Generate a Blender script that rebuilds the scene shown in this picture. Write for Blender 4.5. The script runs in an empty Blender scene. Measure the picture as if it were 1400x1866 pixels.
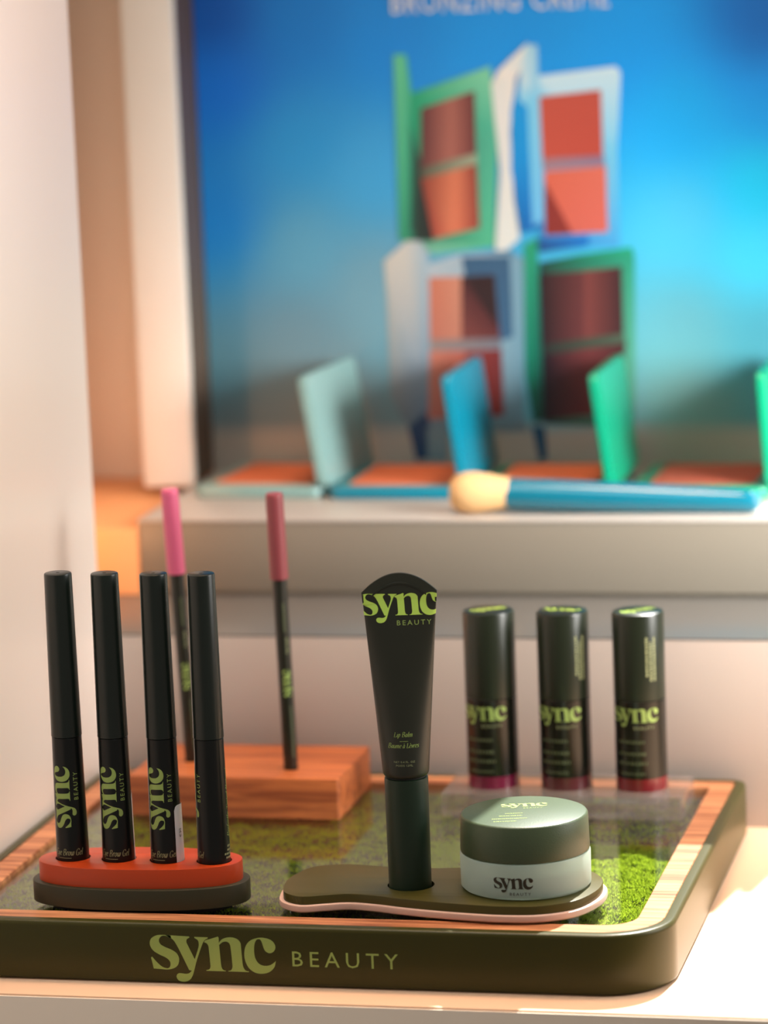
import bpy, bmesh, math, random
import numpy as np
from mathutils import Vector, Matrix
from mathutils.geometry import tessellate_polygon

SC = 0.01                      # every length below is in centimetres
scene = bpy.context.scene
COL = scene.collection

# ------------------------------------------------------------------ camera
YAW, PITCH, ROLL = math.radians(13.228), math.radians(9.583), math.radians(-2.227)
CAM = Vector((36.193, -127.974, 40.898))
fw = Vector((-math.sin(YAW) * math.cos(PITCH), math.cos(YAW) * math.cos(PITCH), -math.sin(PITCH)))
r0 = fw.cross(Vector((0, 0, 1))).normalized()
u0 = r0.cross(fw)
rt = r0 * math.cos(ROLL) + u0 * math.sin(ROLL)
up = -r0 * math.sin(ROLL) + u0 * math.cos(ROLL)
cam_data = bpy.data.cameras.new('camera')
cam = bpy.data.objects.new('camera', cam_data)
COL.objects.link(cam)
rot = Matrix((rt, up, -fw)).transposed()
cam.matrix_world = Matrix.Translation(CAM * SC) @ rot.to_4x4()
cam_data.sensor_width = 36.0
cam_data.sensor_fit = 'AUTO'
cam_data.lens = 6465.0 / 1866.0 * 36.0
cam_data.clip_start = 0.05
cam_data.clip_end = 50
cam_data.dof.use_dof = True
cam_data.dof.focus_distance = (Vector((2.0, 3.2, 5.0)) - CAM).dot(fw) * SC
cam_data.dof.aperture_fstop = 6.0
cam_data.dof.aperture_blades = 0
scene.camera = cam

# ------------------------------------------------------------------ light
scene.view_settings.view_transform = 'Standard'
scene.view_settings.look = 'None'
scene.view_settings.gamma = 1.0
scene.view_settings.use_curve_mapping = False
scene.view_settings.exposure = 0.0

world = bpy.data.worlds.new('shop_interior')
scene.world = world
world.use_nodes = True
bgn = world.node_tree.nodes['Background']
bgn.inputs['Color'].default_value = (1.0, 0.86, 0.74, 1)
bgn.inputs['Strength'].default_value = 0.23

SUN_TRAVEL = Vector((-0.159, -1.0, -1.376)).normalized()
sd = bpy.data.lights.new('sun', 'SUN')
sd.energy = 14.0
sd.angle = math.radians(0.35)
sd.color = (1.0, 0.97, 0.90)
sun = bpy.data.objects.new('sun', sd)
COL.objects.link(sun)
sun.rotation_euler = SUN_TRAVEL.to_track_quat('-Z', 'Y').to_euler()
sun.location = (0.6, 1.5, 2.0)


def area(name, loc, target, size, power, color, size_y=None):
    d = bpy.data.lights.new(name, 'AREA')
    d.energy = power
    d.color = color
    d.size = size * SC
    if size_y:
        d.shape = 'RECTANGLE'
        d.size_y = size_y * SC
    o = bpy.data.objects.new(name, d)
    COL.objects.link(o)
    o.location = Vector(loc) * SC
    o.rotation_euler = (Vector(target) - Vector(loc)).to_track_quat('-Z', 'Y').to_euler()
    return o


area('added_side_light', (52, 14, 30), (6, 22, 12), 30, 1.9, (1.0, 0.98, 0.95), 34)  # unseen lamp added for assumed daylight from the right; no window built
spt = area('riser_fill_light', (46, 17, 27), (18, 34, 12), 18, 0.95, (1.0, 0.97, 0.93))  # unseen fill lamp added to brighten the riser's right end
spt.data.spread = math.radians(64)
spot = area('added_warm_top_light', (8, 18, 95), (0, 12, 0), 24, 1.0, (1.0, 0.66, 0.44))  # unseen overhead lamp added to warm the upward faces
spot.data.spread = math.radians(60)
wash = area('assumed_wall_light', (0, -10, 62), (-14.5, 0, 38), 10, 0.62, (0.86, 0.95, 1.0), 34)  # unseen lamp, assumed because the left wall is brightest at its top
wash.data.spread = math.radians(110)
area('assumed_alcove_light', (-20.0, 28.0, 13.0), (-15.5, 42, 11), 2, 0.08, (1.0, 0.38, 0.12), 6)  # unseen lamp, assumed from the orange glow left of the riser

# ------------------------------------------------------------------ materials


def lin(c):
    return tuple(((v / 255.0) / 12.92 if v / 255.0 <= 0.04045 else ((v / 255.0 + 0.055) / 1.055) ** 2.4) for v in c)


MATS = {}


def mat(name, rgb, rough=0.5, metal=0.0, spec=0.5, noise=0.0, nscale=200.0, bump=0.0, bscale=400.0, coat=0.0):
    """plain Principled material, with optional fine mottling and relief"""
    m = bpy.data.materials.new(name)
    m.use_nodes = True
    nt = m.node_tree
    b = nt.nodes['Principled BSDF']
    col = (*lin(rgb), 1)
    b.inputs['Base Color'].default_value = col
    b.inputs['Roughness'].default_value = rough
    b.inputs['Metallic'].default_value = metal
    b.inputs['Specular IOR Level'].default_value = spec
    if coat:
        b.inputs['Coat Weight'].default_value = coat
        b.inputs['Coat Roughness'].default_value = 0.12
    tc = nt.nodes.new('ShaderNodeTexCoord')
    if noise:
        n = nt.nodes.new('ShaderNodeTexNoise')
        n.inputs['Scale'].default_value = nscale
        n.inputs['Detail'].default_value = 4
        nt.links.new(tc.outputs['Object'], n.inputs['Vector'])
        mx = nt.nodes.new('ShaderNodeMix')
        mx.data_type = 'RGBA'
        mx.inputs[6].default_value = tuple(v * (1 - noise) for v in col[:3]) + (1,)
        mx.inputs[7].default_value = tuple(min(1, v * (1 + noise)) for v in col[:3]) + (1,)
        nt.links.new(n.outputs['Fac'], mx.inputs[0])
        nt.links.new(mx.outputs[2], b.inputs['Base Color'])
    if bump:
        n2 = nt.nodes.new('ShaderNodeTexNoise')
        n2.inputs['Scale'].default_value = bscale
        n2.inputs['Detail'].default_value = 3
        nt.links.new(tc.outputs['Object'], n2.inputs['Vector'])
        bp = nt.nodes.new('ShaderNodeBump')
        bp.inputs['Strength'].default_value = bump
        bp.inputs['Distance'].default_value = 0.0005
        nt.links.new(n2.outputs['Fac'], bp.inputs['Height'])
        nt.links.new(bp.outputs['Normal'], b.inputs['Normal'])
    MATS[name] = m
    return m


def wood(name, light, dark, rough=0.45, sy=700.0):
    """oak veneer, grain running along x"""
    m = mat(name, light, rough)
    nt = m.node_tree
    b = nt.nodes['Principled BSDF']
    geo = nt.nodes.new('ShaderNodeNewGeometry')
    mp = nt.nodes.new('ShaderNodeMapping')
    mp.inputs['Scale'].default_value = (14, sy, sy)
    nt.links.new(geo.outputs['Position'], mp.inputs['Vector'])
    n = nt.nodes.new('ShaderNodeTexNoise')
    n.inputs['Scale'].default_value = 1.0
    n.inputs['Detail'].default_value = 5
    n.inputs['Roughness'].default_value = 0.65
    n.inputs['Distortion'].default_value = 0.6
    nt.links.new(mp.outputs[0], n.inputs['Vector'])
    mp2 = nt.nodes.new('ShaderNodeMapping')
    mp2.inputs['Scale'].default_value = (6, 90, 90)
    nt.links.new(geo.outputs['Position'], mp2.inputs['Vector'])
    n2 = nt.nodes.new('ShaderNodeTexNoise')
    n2.inputs['Scale'].default_value = 1.0
    n2.inputs['Detail'].default_value = 2
    nt.links.new(mp2.outputs[0], n2.inputs['Vector'])
    ad = nt.nodes.new('ShaderNodeMath')
    ad.operation = 'MULTIPLY_ADD'
    ad.inputs[1].default_value = 0.45
    nt.links.new(n2.outputs['Fac'], ad.inputs[0])
    nt.links.new(n.outputs['Fac'], ad.inputs[2])
    cr = nt.nodes.new('ShaderNodeValToRGB')
    cr.color_ramp.elements[0].position = 0.58
    cr.color_ramp.elements[0].color = (*lin(dark), 1)
    cr.color_ramp.elements[1].position = 0.86
    cr.color_ramp.elements[1].color = (*lin(light), 1)
    nt.links.new(ad.outputs[0], cr.inputs['Fac'])
    nt.links.new(cr.outputs['Color'], b.inputs['Base Color'])
    bp = nt.nodes.new('ShaderNodeBump')
    bp.inputs['Strength'].default_value = 0.25
    bp.inputs['Distance'].default_value = 0.0003
    nt.links.new(n.outputs['Fac'], bp.inputs['Height'])
    nt.links.new(bp.outputs['Normal'], b.inputs['Normal'])
    return m


def pane_glass(name, tint=(0.97, 0.98, 0.97), ior=1.5, rough=0.0, boost=1.0):
    """thin clear sheet: see-through, mirroring more at grazing angles"""
    m = bpy.data.materials.new(name)
    m.use_nodes = True
    nt = m.node_tree
    nt.nodes.clear()
    out = nt.nodes.new('ShaderNodeOutputMaterial')
    tr = nt.nodes.new('ShaderNodeBsdfTransparent')
    tr.inputs['Color'].default_value = (*tint, 1)
    gl = nt.nodes.new('ShaderNodeBsdfGlossy')
    gl.inputs['Roughness'].default_value = rough
    lw = nt.nodes.new('ShaderNodeLayerWeight')      # Schlick's law, the same from both sides of the sheet
    lw.inputs['Blend'].default_value = 0.5
    pw = nt.nodes.new('ShaderNodeMath')
    pw.operation = 'POWER'
    pw.inputs[1].default_value = 5.0
    nt.links.new(lw.outputs['Facing'], pw.inputs[0])
    f0 = ((ior - 1) / (ior + 1)) ** 2
    ml = nt.nodes.new('ShaderNodeMath')
    ml.operation = 'MULTIPLY_ADD'
    ml.use_clamp = True
    ml.inputs[1].default_value = (1 - f0) * boost
    ml.inputs[2].default_value = f0
    nt.links.new(pw.outputs[0], ml.inputs[0])
    mx = nt.nodes.new('ShaderNodeMixShader')
    nt.links.new(ml.outputs[0], mx.inputs[0])
    nt.links.new(tr.outputs[0], mx.inputs[1])
    nt.links.new(gl.outputs[0], mx.inputs[2])
    nt.links.new(mx.outputs[0], out.inputs['Surface'])
    return m


def solid_clear(name, color, ior=1.45, rough=0.02, trans=1.0):
    m = mat(name, (255, 255, 255), rough)
    b = m.node_tree.nodes['Principled BSDF']
    b.inputs['Base Color'].default_value = (*color, 1)
    b.inputs['Transmission Weight'].default_value = trans
    b.inputs['IOR'].default_value = ior
    return m


def print_mat(name, rough=0.5):
    """ink colours with some of the light on the sheet mixed in"""
    m = mat(name, (255, 255, 255), rough)
    nt = m.node_tree
    a = nt.nodes.new('ShaderNodeVertexColor')
    a.layer_name = 'ink'
    nt.links.new(a.outputs['Color'], nt.nodes['Principled BSDF'].inputs['Base Color'])
    return m


# room
M_WALL = mat('wall_gloss_paint', (240, 227, 216), 0.28, spec=0.5)
M_ALC = mat('block_warm_glow', (232, 160, 104), 0.55)  # warm glow on the block put into its colour
M_BACK = mat('back_wall_paint', (232, 212, 192), 0.6)
M_SHELF = mat('shelf_laminate', (244, 204, 170), 0.35)  # white shelf; the warm light on it is put into the colour
M_STEP = mat('step_laminate', (176, 164, 155), 0.4)  # bounced warm light put into the step's base colour
M_STOP = mat('step_top_reflection', (96, 95, 92), 0.3)  # poster's reflection on the step top put into a grey
M_EDGE = mat('shelf_front_light_tint', (242, 230, 214), 0.45)  # cooler light on the shelf front put into a separate colour
M_RISER = mat('riser_shaded', (128, 122, 110), 0.4)  # shade on the riser front put into the grey
M_RTOP = mat('riser_lit_top', (180, 175, 168), 0.35)  # light falling on the riser top put into a lighter copy
M_CREAM = mat('cream_lacquer', (228, 221, 211), 0.5)
M_FSHADE = mat('frame_shade', (92, 74, 60), 0.5)  # shade on the frame's inner side put into a dark brown
# tray
M_OLIVE = mat('olive_lacquer', (56, 55, 13), 0.36, spec=0.3, noise=0.04, nscale=900, bump=0.04, bscale=1500)
M_OAK = wood('oak_veneer', (212, 146, 100), (136, 74, 40), sy=290.0)
M_BLOCK = wood('cherry_block', (190, 106, 54), (130, 62, 28), sy=260.0)
M_PANE = pane_glass('tray_glass', ior=1.5)
M_SOIL = mat('moss_bed', (40, 50, 8), 0.9, noise=0.4, nscale=350)
M_MOSS = mat('moss_leaf', (110, 134, 26), 0.7, spec=0.2, noise=0.4, nscale=160)
_nt = M_MOSS.node_tree                                 # thin leaves let the light through
_tl = _nt.nodes.new('ShaderNodeBsdfTranslucent')
_tl.inputs['Color'].default_value = (0.66, 0.88, 0.06, 1)
_ms = _nt.nodes.new('ShaderNodeMixShader')
_ms.inputs[0].default_value = 0.5
_nt.links.new(_nt.nodes['Principled BSDF'].outputs[0], _ms.inputs[1])
_nt.links.new(_tl.outputs[0], _ms.inputs[2])
_nt.links.new(_ms.outputs[0], _nt.nodes['Material Output'].inputs['Surface'])
M_LIME = mat('lime_print', (150, 174, 92), 0.45)
M_LIME2 = mat('bright_lime_print', (190, 226, 98), 0.4)
M_FAINT = mat('faint_print', (84, 92, 62), 0.5)
M_SMALL = mat('pale_small_print', (150, 156, 112), 0.5)
# packaging
M_TUBE = mat('dark_green_satin', (11, 23, 18), 0.3, spec=0.5)
M_TUBE2 = mat('black_green_body', (9, 14, 13), 0.3, spec=0.35)
M_BALM = mat('dark_olive_satin', (28, 32, 20), 0.4, spec=0.55)
M_BCAP = mat('deep_green_cap', (22, 42, 26), 0.42, spec=0.4)
M_ORANGE = mat('orange_lacquer', (186, 60, 12), 0.35, bump=0.05, bscale=900)
M_DOLIVE = mat('dark_olive_plate', (45, 43, 20), 0.45)
M_PLATE = mat('olive_plate', (70, 65, 22), 0.36, spec=0.35, bump=0.03, bscale=1200)
M_PINK = mat('pink_plate', (206, 172, 156), 0.4)
M_STICK = mat('white_sticker', (236, 236, 238), 0.5)
M_INK = mat('black_ink', (30, 28, 34), 0.5)
M_DARK = mat('recess_shade', (10, 10, 9), 0.7)  # near-black: shade of hole, groove and foot gap put into colour
M_LID = mat('lid_olive_soft', (62, 78, 54), 0.4, spec=0.5, bump=0.12, bscale=1800)
M_FROST = mat('frosted_glass', (224, 245, 234), 0.34)
_b = M_FROST.node_tree.nodes['Principled BSDF']
_b.inputs['Transmission Weight'].default_value = 0.6
_b.inputs['IOR'].default_value = 1.3
M_CUP = mat('balm_cup', (214, 208, 170), 0.6)
M_CLEAR = pane_glass('clear_acrylic', (0.94, 0.92, 0.91), 1.6, 0.04)
_nt = M_CLEAR.node_tree                                # a little milky: the step's pinkish reflection put into the colour
_df = _nt.nodes.new('ShaderNodeBsdfDiffuse')
_df.inputs['Color'].default_value = (0.75, 0.66, 0.62, 1)
_ms = _nt.nodes.new('ShaderNodeMixShader')
_ms.inputs[0].default_value = 0.07
_o = _nt.nodes['Material Output']
_src = _o.inputs['Surface'].links[0].from_socket
_nt.links.new(_src, _ms.inputs[1])
_nt.links.new(_df.outputs[0], _ms.inputs[2])
_nt.links.new(_ms.outputs[0], _o.inputs['Surface'])
M_FOOT = pane_glass('clear_foot', (0.80, 0.82, 0.76), 1.45, 0.05)
M_GBODY = mat('gloss_tint_body', (19, 21, 15), 0.22, spec=0.5)
M_GCAP = mat('gloss_green_cap', (25, 33, 19), 0.33, spec=0.5)
M_LINER = mat('liner_dark', (28, 30, 22), 0.4)
M_LPINK = mat('liner_pink', (208, 92, 128), 0.45)
M_LROSE = mat('liner_rose', (138, 62, 68), 0.45)
M_TERRA = mat('terracotta_powder', (222, 112, 66), 0.9, noise=0.12, nscale=300)
M_BRICK = mat('brick_powder', (168, 74, 50), 0.9, noise=0.12, nscale=300)
M_HAND = mat('teal_lacquer', (0, 104, 128), 0.22, coat=0.6)
M_BRIST = mat('cream_bristle', (222, 182, 128), 0.8, noise=0.12, nscale=700, bump=0.5, bscale=900)

# ------------------------------------------------------------------ mesh tools


def mk(name, V, F, m, parent=None, loc=(0, 0, 0), smooth=True, angle=35, rotz=0.0, colors=None):
    me = bpy.data.meshes.new(name)
    me.from_pydata([(v[0] * SC, v[1] * SC, v[2] * SC) for v in V], [], F)
    bm = bmesh.new()
    bm.from_mesh(me)
    if colors is None:
        bmesh.ops.recalc_face_normals(bm, faces=bm.faces)
    bm.to_mesh(me)
    bm.free()
    me.validate()
    if colors is not None:
        ca = me.color_attributes.new('ink', 'FLOAT_COLOR', 'POINT')
        ca.data.foreach_set('color', np.array([(*lin(c), 1.0) for c in colors], dtype=np.float32).ravel())
    if smooth:
        me.shade_smooth()
        me.set_sharp_from_angle(angle=math.radians(angle))
    me.materials.append(m)
    o = bpy.data.objects.new(name, me)
    COL.objects.link(o)
    o.location = Vector(loc) * SC
    o.rotation_euler[2] = rotz
    if parent:
        o.parent = parent
    return o


def thing(name, label, cat, loc=(0, 0, 0), rotz=0.0, group=None):
    o = bpy.data.objects.new(name, None)
    o.empty_display_size = 0.01
    COL.objects.link(o)
    o.location = Vector(loc) * SC
    o.rotation_euler[2] = rotz
    tag(o, label, cat, group)
    return o


def tag(o, label, cat, group=None):
    o['label'] = label
    o['category'] = cat
    if group:
        o['group'] = group
    return o


def structure(o, label=None, cat=None):
    o['kind'] = 'structure'
    if label:
        o['label'] = label
        o['category'] = cat
    return o


def box(x0, x1, y0, y1, z0, z1, bev=0.0, seg=2):
    bm = bmesh.new()
    bmesh.ops.create_cube(bm, size=1.0)
    for v in bm.verts:
        v.co = Vector(((x0 + x1) / 2 + v.co.x * (x1 - x0), (y0 + y1) / 2 + v.co.y * (y1 - y0), (z0 + z1) / 2 + v.co.z * (z1 - z0)))
    if bev:
        bmesh.ops.bevel(bm, geom=list(bm.edges), offset=bev, segments=seg, profile=0.5, affect='EDGES')
    bm.verts.index_update()
    V = [tuple(v.co) for v in bm.verts]
    F = [[v.index for v in f.verts] for f in bm.faces]
    bm.free()
    return V, F


def lathe(prof, n=56, axis='z'):
    V, F = [], []
    for r, z in prof:
        for k in range(n):
            a = 2 * math.pi * k / n
            V.append((r * math.cos(a), r * math.sin(a), z))
    for i in range(len(prof) - 1):
        for k in range(n):
            k2 = (k + 1) % n
            F.append([i * n + k, i * n + k2, (i + 1) * n + k2, (i + 1) * n + k])
    F.append(list(range(n))[::-1])
    F.append(list(range((len(prof) - 1) * n, len(prof) * n)))
    if axis == 'x':
        V = [(z, x, y) for x, y, z in V]
    return V, F


def rings(loops, close_first=False, close_last=False):
    n = len(loops[0])
    V = [p for L in loops for p in L]
    F = []
    for i in range(len(loops) - 1):
        for k in range(n):
            k2 = (k + 1) % n
            F.append([i * n + k, i * n + k2, (i + 1) * n + k2, (i + 1) * n + k])
    if close_first:
        F.append(list(range(n))[::-1])
    if close_last:
        F.append(list(range((len(loops) - 1) * n, len(loops) * n)))
    return V, F


def rrect(x0, x1, y0, y1, r, inset=0.0, n=12, rb=None):
    x0 += inset; x1 -= inset; y0 += inset; y1 -= inset
    rb = max((r if rb is None else rb) - inset, 0.02)
    rf = max(r - inset, 0.02)
    P = []
    for cx, cy, a0, r in ((x1 - rb, y1 - rb, 0, rb), (x0 + rb, y1 - rb, 90, rb), (x0 + rf, y0 + rf, 180, rf), (x1 - rf, y0 + rf, 270, rf)):
        for k in range(n + 1):
            a = math.radians(a0 + 90.0 * k / n)
            P.append((cx + r * math.cos(a), cy + r * math.sin(a)))
    return P


def spline(pts, sub=6, closed=True):
    """smooth closed curve through points (centripetal-like Catmull-Rom)"""
    n = len(pts)
    out = []
    rng = range(n) if closed else range(n - 1)
    for i in rng:
        if closed:
            p0, p1, p2, p3 = pts[(i - 1) % n], pts[i], pts[(i + 1) % n], pts[(i + 2) % n]
        else:
            p0, p1, p2, p3 = pts[max(i - 1, 0)], pts[i], pts[i + 1], pts[min(i + 2, n - 1)]
        for k in range(sub):
            t = k / sub
            out.append(tuple(0.5 * ((2 * p1[d]) + (-p0[d] + p2[d]) * t + (2 * p0[d] - 5 * p1[d] + 4 * p2[d] - p3[d]) * t * t
                                    + (-p0[d] + 3 * p1[d] - 3 * p2[d] + p3[d]) * t ** 3) for d in range(2)))
    if not closed:
        out.append(tuple(pts[-1]))
    return out


def area2(P):
    return sum(P[i][0] * P[(i + 1) % len(P)][1] - P[(i + 1) % len(P)][0] * P[i][1] for i in range(len(P)))


def offset(P, d):
    """grow (d>0) or shrink a closed counter-clockwise outline"""
    n = len(P)
    out = []
    for i in range(n):
        a, b = Vector(P[i - 1]), Vector(P[(i + 1) % n])
        t = (b - a).normalized()
        out.append((P[i][0] + t.y * d, P[i][1] - t.x * d))
    return out


def plate(P, z0, z1, holes=(), bev=0.03, bev2=0.0):
    """slab with rounded upper rim and vertical round holes [(x,y,r)]"""
    if area2(P) < 0:
        P = P[::-1]
    n = len(P)
    L = [[(x, y, z0) for x, y in (offset(P, -bev2) if bev2 else P)]]
    if bev2:
        L.append([(x, y, z0 + bev2) for x, y in P])
    if bev:
        L.append([(x, y, z1 - bev) for x, y in P])
        L.append([(x, y, z1 - bev * 0.3) for x, y in offset(P, -bev * 0.3)])
        L.append([(x, y, z1) for x, y in offset(P, -bev)])
    else:
        L.append([(x, y, z1) for x, y in P])
    V, F = rings(L)
    tops = [list(range((len(L) - 1) * n, len(L) * n))]
    bots = [list(range(n))]
    for hx, hy, hr in holes:
        m = 40
        s = len(V)
        for z in (z0, z1):
            for k in range(m):
                a = 2 * math.pi * k / m
                V.append((hx + hr * math.cos(a), hy + hr * math.sin(a), z))
        for k in range(m):
            k2 = (k + 1) % m
            F.append([s + k2, s + k, s + m + k, s + m + k2])
        bots.append(list(range(s, s + m)))
        tops.append(list(range(s + m, s + 2 * m)))
    for group in (tops, bots):
        loops = [[Vector((V[i][0], V[i][1], 0)) for i in g] for g in group]
        flat = [i for g in group for i in g]
        for t in tessellate_polygon(loops):
            F.append([flat[i] for i in t])
    return V, F


def join(*parts):
    V, F = [], []
    for v, f in parts:
        s = len(V)
        V += list(v)
        F += [[i + s for i in q] for q in f]
    return V, F


def xf(part, fn):
    return [fn(*v) for v in part[0]], part[1]


# ------------------------------------------------------------------ lettering (flat 2-D shapes: V (u, v), F)
_s = [(62, 407, 1), (38, 290, 1), (50, 280, 1), (105, 345), (155, 388), (205, 404), (232, 393), (243, 365), (238, 330), (200, 292), (130, 258), (65, 215), (33, 155), (42, 98), (85, 62), (150, 48), (260, 56, 1), (262, 86, 1), (225, 68), (185, 57), (150, 70), (131, 108), (147, 148), (195, 178), (262, 207), (315, 245), (338, 300), (326, 362), (285, 400), (215, 418), (130, 412)]
_y = [(200, 50, 1), (455, 66, 1), (460, 78, 1), (432, 95), (425, 125), (440, 165), (505, 308, 1), (548, 190), (555, 140), (545, 105), (512, 84, 1), (510, 70, 1), (655, 76, 1), (650, 90, 1), (625, 102), (600, 135), (560, 230), (520, 340), (490, 440), (465, 500), (430, 535), (375, 548), (325, 535), (302, 500), (308, 472), (330, 457), (365, 458), (405, 463), (440, 455), (468, 430, 1), (440, 424, 1), (385, 300), (330, 180), (290, 110), (250, 80)]
_n = [(612, 128, 1), (625, 108, 1), (690, 90), (762, 68, 1), (770, 80, 1), (770, 135, 1), (800, 100), (850, 80), (905, 76), (965, 95), (998, 135), (1003, 180), (1012, 350), (1022, 400), (1042, 428), (1075, 438, 1), (1073, 445, 1), (857, 438, 1), (857, 432, 1), (885, 425), (900, 400), (903, 360), (893, 200), (885, 150), (865, 128), (840, 122), (805, 130), (772, 158, 1), (782, 350), (790, 400), (805, 422), (830, 430, 1), (830, 437, 1), (622, 431, 1), (624, 424, 1), (655, 415), (668, 390), (668, 350), (660, 200), (655, 165), (640, 140)]
_c = [(1365, 325, 1), (1345, 395), (1290, 445), (1215, 463), (1140, 450), (1075, 400), (1040, 320), (1035, 240), (1055, 165), (1105, 110), (1180, 84), (1250, 83), (1320, 105), (1360, 150), (1365, 195), (1340, 232), (1300, 245), (1260, 225), (1240, 185), (1228, 140), (1212, 105), (1190, 97), (1165, 110), (1145, 160), (1140, 230), (1150, 300), (1185, 355), (1240, 378), (1300, 372), (1345, 345)]


def glyph(pts):
    n = len(pts)
    out = []
    for i in range(n):
        p1, p2 = pts[i], pts[(i + 1) % n]
        c1, c2 = len(p1) == 3, len(p2) == 3
        if c1 and c2:
            out.append(p1[:2])
            continue
        p0 = p1 if c1 else pts[i - 1]
        p3 = p2 if c2 else pts[(i + 2) % n]
        for k in range(5):
            t = k / 5
            out.append(tuple(0.5 * ((2 * p1[d]) + (-p0[d] + p2[d]) * t + (2 * p0[d] - 5 * p1[d] + 4 * p2[d] - p3[d]) * t * t
                                    + (-p0[d] + 3 * p1[d] - 3 * p2[d] + p3[d]) * t ** 3) for d in range(2)))
    P = [((x - 30) / 365.0, (411 + 0.03 * x - y) / 365.0) for x, y in out]
    V = list(P)
    F = [list(t) for t in tessellate_polygon([[Vector((x, y, 0)) for x, y in P]])]
    return V, F


LOGO = join(*[glyph(g) for g in (_s, _y, _n, _c)])     # x-height 1, length 3.66


def text2d(body, cap=1.0, spacing=1.0, width=None):
    """sans capitals and figures; returns shape with baseline 0, left 0"""
    cu = bpy.data.curves.new('lettering', 'FONT')
    cu.body = body
    cu.size = 1.0
    cu.resolution_u = 2
    cu.space_character = spacing
    o = bpy.data.objects.new('lettering', cu)
    COL.objects.link(o)
    bpy.context.view_layer.update()
    me = o.evaluated_get(bpy.context.evaluated_depsgraph_get()).to_mesh()
    V = [(v.co.x, v.co.y) for v in me.vertices]
    F = [list(p.vertices) for p in me.polygons]
    bpy.data.objects.remove(o)
    bpy.data.curves.remove(cu)
    x0 = min(v[0] for v in V); x1 = max(v[0] for v in V)
    k = cap / 0.73
    kx = width / (x1 - x0) if width else k
    return [((x - x0) * kx, y * k) for x, y in V], F


NIB = {
    'E': (.64, [('l', [(.52, .84), (.5, 1), (.12, 1), (.12, 0), (.52, 0), (.56, .18)]), ('l', [(.12, .52), (.42, .52)])]),
    'L': (.60, [('l', [(.16, 1), (.16, 0), (.5, 0), (.55, .2)])]),
    'B': (.68, [('l', [(.14, 0), (.14, 1)]), ('s', [(.12, 1), (.4, 1), (.5, .78), (.4, .54), (.16, .53)]), ('s', [(.3, .53), (.54, .42), (.56, .18), (.4, 0), (.1, 0)])]),
    'G': (.74, [('s', [(.6, .78), (.5, .98), (.32, 1), (.12, .75), (.1, .4), (.22, .05), (.42, 0), (.58, .12)]), ('l', [(.58, 0), (.58, .42), (.42, .42)])]),
    'e': (.44, [('s', [(.1, .32), (.32, .38), (.35, .55), (.24, .63), (.1, .45), (.08, .2), (.2, 0), (.36, .12)])]),
    'y': (.50, [('l', [(.06, .62), (.14, .55), (.22, .02)]), ('s', [(.42, .62), (.28, .1), (.14, -.25), (.02, -.28)])]),
    'r': (.38, [('l', [(.1, 0), (.1, .62)]), ('s', [(.1, .4), (.2, .58), (.32, .62), (.34, .52)])]),
    'o': (.48, [('s', [(.24, .63), (.08, .45), (.07, .18), (.2, 0), (.36, .16), (.39, .44), (.24, .63)])]),
    'w': (.68, [('s', [(.06, .62), (.1, .2), (.2, 0), (.34, .3), (.36, .62)]), ('s', [(.36, .3), (.42, .0), (.54, .1), (.6, .45), (.58, .62)])]),
    'l': (.26, [('l', [(.12, 1.02), (.12, .04), (.2, 0)])]),
    'i': (.26, [('l', [(.12, .62), (.12, .04), (.2, 0)]), ('l', [(.1, .84), (.16, .86)])]),
    'p': (.50, [('l', [(.1, .62), (.1, -.3)]), ('s', [(.1, .45), (.24, .63), (.38, .52), (.36, .16), (.22, 0), (.1, .1)])]),
    'a': (.50, [('s', [(.36, .5), (.24, .63), (.08, .4), (.08, .12), (.18, 0), (.36, .25)]), ('l', [(.38, .62), (.38, .06), (.46, .02)])]),
    'n': (.52, [('l', [(.1, 0), (.1, .62)]), ('s', [(.1, .4), (.22, .6), (.36, .58), (.38, .3), (.4, 0)])]),
    'm': (.76, [('l', [(.1, 0), (.1, .62)]), ('s', [(.1, .4), (.2, .6), (.34, .58), (.36, .3), (.36, 0)]), ('s', [(.36, .4), (.48, .6), (.6, .58), (.62, .3), (.64, 0)])]),
    'u': (.52, [('s', [(.08, .62), (.08, .2), (.18, 0), (.34, .15), (.38, .4)]), ('l', [(.4, .62), (.4, .04), (.48, .02)])]),
    'v': (.46, [('l', [(.06, .62), (.12, .55), (.2, 0)]), ('s', [(.2, 0), (.34, .3), (.38, .55), (.34, .62)])]),
    's': (.38, [('s', [(.3, .52), (.2, .63), (.08, .5), (.18, .34), (.3, .2), (.2, 0), (.05, .1)])]),
    't': (.32, [('l', [(.14, .85), (.14, .06), (.24, .02)]), ('l', [(.04, .6), (.28, .6)])]),
    'c': (.42, [('s', [(.34, .5), (.24, .63), (.08, .4), (.1, .1), (.22, 0), (.36, .14)])]),
    'd': (.50, [('s', [(.36, .5), (.24, .63), (.08, .4), (.08, .12), (.18, 0), (.36, .25)]), ('l', [(.38, 1.02), (.38, .06), (.46, .02)])]),
    'f': (.34, [('s', [(.34, .95), (.24, 1.02), (.16, .85), (.14, .4), (.12, 0)]), ('l', [(.04, .6), (.28, .6)])]),
    'N': (.74, [('l', [(.12, 0), (.12, 1), (.56, 0), (.56, 1)])]),
    'P': (.62, [('l', [(.14, 0), (.14, 1)]), ('s', [(.12, 1), (.4, 1), (.52, .78), (.4, .5), (.16, .48)])]),
    'T': (.66, [('l', [(.06, .86), (.06, 1), (.6, 1), (.6, .86)]), ('l', [(.33, 1), (.33, 0)])]),
    ' ': (.30, []),
}
NIB['\u00e0'] = (.50, NIB['a'][1] + [('l', [(.14, .94), (.27, .76)])])
NIB['\u00e8'] = (.44, NIB['e'][1] + [('l', [(.12, .94), (.25, .76)])])


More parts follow.
